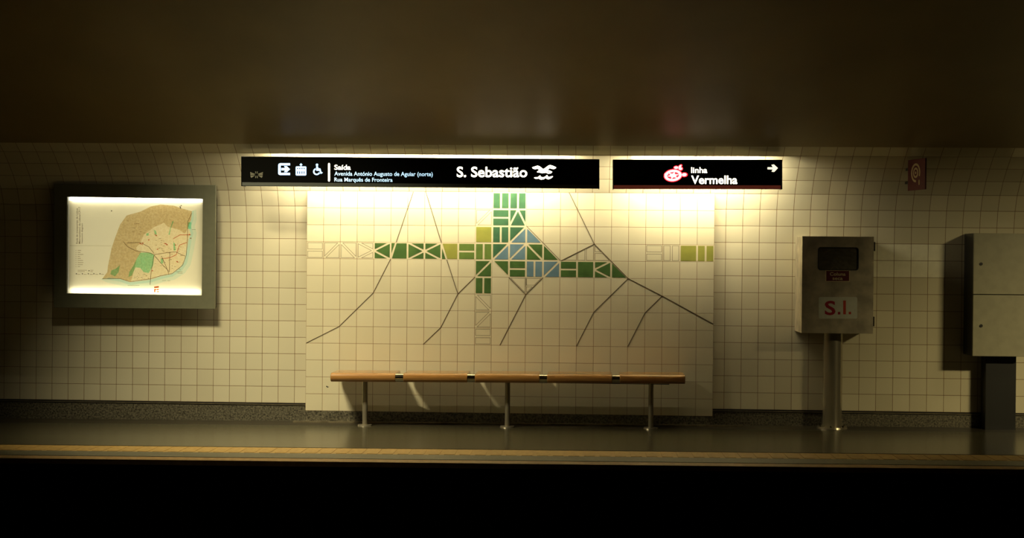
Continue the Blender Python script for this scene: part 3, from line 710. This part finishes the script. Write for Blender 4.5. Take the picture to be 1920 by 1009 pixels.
_a = _N.new('ShaderNodeBsdfTransparent'); _m = _N.new('ShaderNodeMixShader'); _n = _N.new('ShaderNodeTexNoise'); _n.inputs['Scale'].default_value = 9
_r = _N.new('ShaderNodeMapRange'); _r.inputs[3].default_value = .15; _r.inputs[4].default_value = .7; _L.new(_n.outputs['Fac'], _r.inputs[0]); _L.new(_r.outputs[0], _m.inputs[0])
_L.new(_a.outputs[0], _m.inputs[1]); _L.new(_p.outputs[0], _m.inputs[2]); _L.new(_m.outputs[0], _N['Material Output'].inputs[0])
bm = B(); bm.faces.new([bm.verts.new((x, -DC+.010, z)) for x, z in inner]); obj('window_pane', bm, HAZY, door)
# the coupling seen through the window
hx, hz = W(1565, 506, DC-.06).x, W(1565, 507, DC-.06).z
bm = B(); nseg, rr, rt = 20, .030, .006
ringv = []
for i in range(nseg+1):
    a = math.pi*i/nseg; cc = Vector((hx+rr*math.cos(a), -DC+.07, hz+rr*math.sin(a)))
    ringv.append([bm.verts.new(cc+rt*(Vector((math.cos(a), 0, math.sin(a)))*math.cos(b2)+Vector((0, 1, 0))*math.sin(b2))) for b2 in [2*math.pi*j/10 for j in range(10)]])
for i in range(nseg):
    for j in range(10): bm.faces.new((ringv[i][j], ringv[i+1][j], ringv[i+1][(j+1) % 10], ringv[i][(j+1) % 10]))
cyl(bm, (hx-.03, -DC+.07, hz-.06), (hx-.03, -DC+.07, hz), .006, n=12); cyl(bm, (hx+.03, -DC+.07, hz-.06), (hx+.03, -DC+.07, hz), .006, n=12)
obj('coupling_ring', bm, TRIML, cb, smooth=True)
bm = B(); cyl(bm, (hx+.14, -.25, cz0+.02), (hx+.14, -.25, hz+.02), .04); cyl(bm, (hx+.14, -.25, hz-.02), (hx+.14, -.36, hz-.02), .045); obj('riser_valve', bm, TRIMM, cb)
# labels on the door
bm = B(); pxpoly(bm, rrect(1547.5, 506.3, 1593.6, 528.6, 1), DC+.0002, .0012); l0 = obj('label_border', bm, CREAMP, door)
bm = B(); pxbox(bm, 1549.3, 508, 1592, 527, DC+.0014, .0004); obj('red_label', bm, REDSIGN, l0)
text('Coluna', 'lettering', 1556, 516.8, 1585.5, 6.4, DC+.0018, CREAMP, l0, .02, .006, .0004)
text('seca', 'lettering', 1561, 524.8, 1580, 6.4, DC+.0018, CREAMP, l0, .02, .006, .0004)
bm = B(); pxpoly(bm, rrect(1535, 557, 1607.3, 597.6, 3), DC+.0002, .0012); pt_ = obj('name_plate', bm, PLATE, door)
text('S', 'lettering', 1546.5, 590, 1566.5, 26.5, DC+.0014, REDP, pt_, .022, 0, .0006)
bm = B(); pxbox(bm, 1571, 585, 1575.5, 589.8, DC+.0014, .0006); obj('full_stop', bm, REDP, pt_)
bm = B(); pxbox(bm, 1581, 563.6, 1586, 589.6, DC+.0014, .0006); pxbox(bm, 1591.3, 584.8, 1595.8, 589.4, DC+.0014, .0006); obj('lettering', bm, REDP2, pt_)
for y0, y1 in ((454, 471), (594, 612)):
    a, b_ = W(1639.5, y0, DC-.01), W(1639.5, y1, DC-.01)
    bm = B(); cyl(bm, (cx1+.006, -DC+.012, b_.z), (cx1+.006, -DC+.012, a.z), .0075, n=16); obj('hinge', bm, TRIMM, cb)
bm = B(); yp = -.17
cyl(bm, (Xp, yp, f0+.012), (Xp, yp, cz0+.002), .078, n=48); po = obj('post', bm, LEGM, cb)
for p in po.data.polygons: p.use_smooth = len(p.vertices) == 4
bm = B(); cyl(bm, (Xp, yp, f0+.012), (Xp, yp, f0+.07), .081, n=48); cyl(bm, (Xp, yp, f0-.004), (Xp, yp, f0+.014), .125, .12, n=48); obj('base_flange', bm, LEGM, po)
for i in range(6):
    a = math.radians(60*i+15); bm = B(); cyl(bm, (Xp+.104*math.cos(a), yp+.104*math.sin(a), f0+.013), (Xp+.104*math.cos(a), yp+.104*math.sin(a), f0+.028), .009, n=6); obj('bolt', bm, CHROME, po)

# ------------------------------------------------------------------ tall cabinet at the right edge
DR = .31
a_, b_ = W(1826, 437.3, DR), W(1826, 668, DR)
x0, x1 = a_.x, W(1932, 500, DR).x
f0 = zf(x0)
tc_ = base(Vector(((x0+x1)/2, -.16, zf((x0+x1)/2))), 'equipment_cabinet', 'pale two-door wall cabinet on a black stand at the far right edge', 'cabinet')
bm = B(); box(bm, x0, x1, -DR+.02, -.016, b_.z, a_.z); obj('cabinet_body', bm, BLACKM, tc_, bevel=.004)
zm = W(1840, 552.5, DR).z
DOORM = mat('pale_enamelled_steel', (.40, .38, .26), .35, nscale=14, noise=.12)
for z0, z1, yl in ((b_.z, zm-.003, 611), (zm+.003, a_.z, 495)):
    bm = B(); box(bm, x0, x1, -DR, -DR+.0195, z0, z1); dr = obj('door', bm, DOORM, tc_, bevel=.004)
    p = W(1839.5, yl, DR); bm = B(); cyl(bm, (p.x, -DR+.002, p.z), (p.x, -DR-.006, p.z), .0125, n=20); obj('lock', bm, BLACKM, dr)
xs0 = W(1845, 720, .12).x
bm = B(); box(bm, xs0, x1-.06, -.16, -.03, zf(x0)-.005, b_.z+.001); obj('stand', bm, BLACKM, tc_, bevel=.004)

# ------------------------------------------------------------------ red hose sign, set at an angle to the vault
hA, hB = W(1702.5, 300, .38), W(1735, 296.5, .66)
hC, hD = W(1734, 355.5, .66), W(1702.5, 357.5, .38)
hs = base((hC+hD)/2, 'hose_reel_sign', 'small red sign with a pale coiled hose symbol, high on the right', 'sign')
ux = (hB-hA); ux.z = 0; wdt = ux.length; ux.normalize(); nrm = ux.cross(Vector((0, 0, 1))); uz = Vector((0, 0, 1))
zt, zbm = (hA.z+hB.z)/2, (hC.z+hD.z)/2; hgt = zt-zbm; o0 = Vector((hA.x, hA.y, zbm))
bm = B(); prism(bm, [o0, o0+ux*wdt, o0+ux*wdt+uz*hgt, o0+uz*hgt], -nrm*.012); obj('panel', bm, REDSIGN, hs, bevel=.002)
bm = B()
def hring(ro, ri, a0, a1, cx=.46, cz=.56):
    n = 36; fo_, fi_ = [], []
    for i in range(n+1):
        a = math.radians(a0+(a1-a0)*i/n)
        fo_.append(o0+ux*(wdt*cx+ro*math.cos(a))+uz*(hgt*cz+ro*math.sin(a))); fi_.append(o0+ux*(wdt*cx+ri*math.cos(a))+uz*(hgt*cz+ri*math.sin(a)))
    for i in range(n): prism(bm, [fo_[i], fo_[i+1], fi_[i+1], fi_[i]], nrm*.0012)
s_ = hgt
hring(.305*s_, .235*s_, -25, 275); hring(.17*s_, .105*s_, 0, 360); hring(.045*s_, .0*s_+.001, 0, 360)
X_ = wdt*.46; Zc = hgt*.56
prism(bm, [o0+ux*(X_+.20*s_)+uz*(Zc-.30*s_+.06*s_), o0+ux*(X_+.27*s_)+uz*(Zc-.24*s_), o0+ux*(X_+.27*s_)+uz*(Zc-.40*s_), o0+ux*(X_+.20*s_)+uz*(Zc-.40*s_)], nrm*.0012)
obj('hose_symbol', bm, CREAMP, hs)
for z in (zt-.08, zbm+.06): bm = B(); box(bm, hA.x+.005, hA.x+.03, -.40, -.25, z, z+.02); obj('wall_bracket', bm, BLACKM, hs)
bm = B(); pxpoly(bm, [(611, 724.2), (613.5, 723.6), (614.5, 725.5), (617, 724.8), (615, 727), (613, 726.4)], .1001, .0006); obj('chip_mark', bm, GAP, mur)
# crisp edges on everything that is shaded smooth
for me in bpy.data.meshes:
    if any(p.use_smooth for p in me.polygons): me.set_sharp_from_angle(angle=math.radians(35))
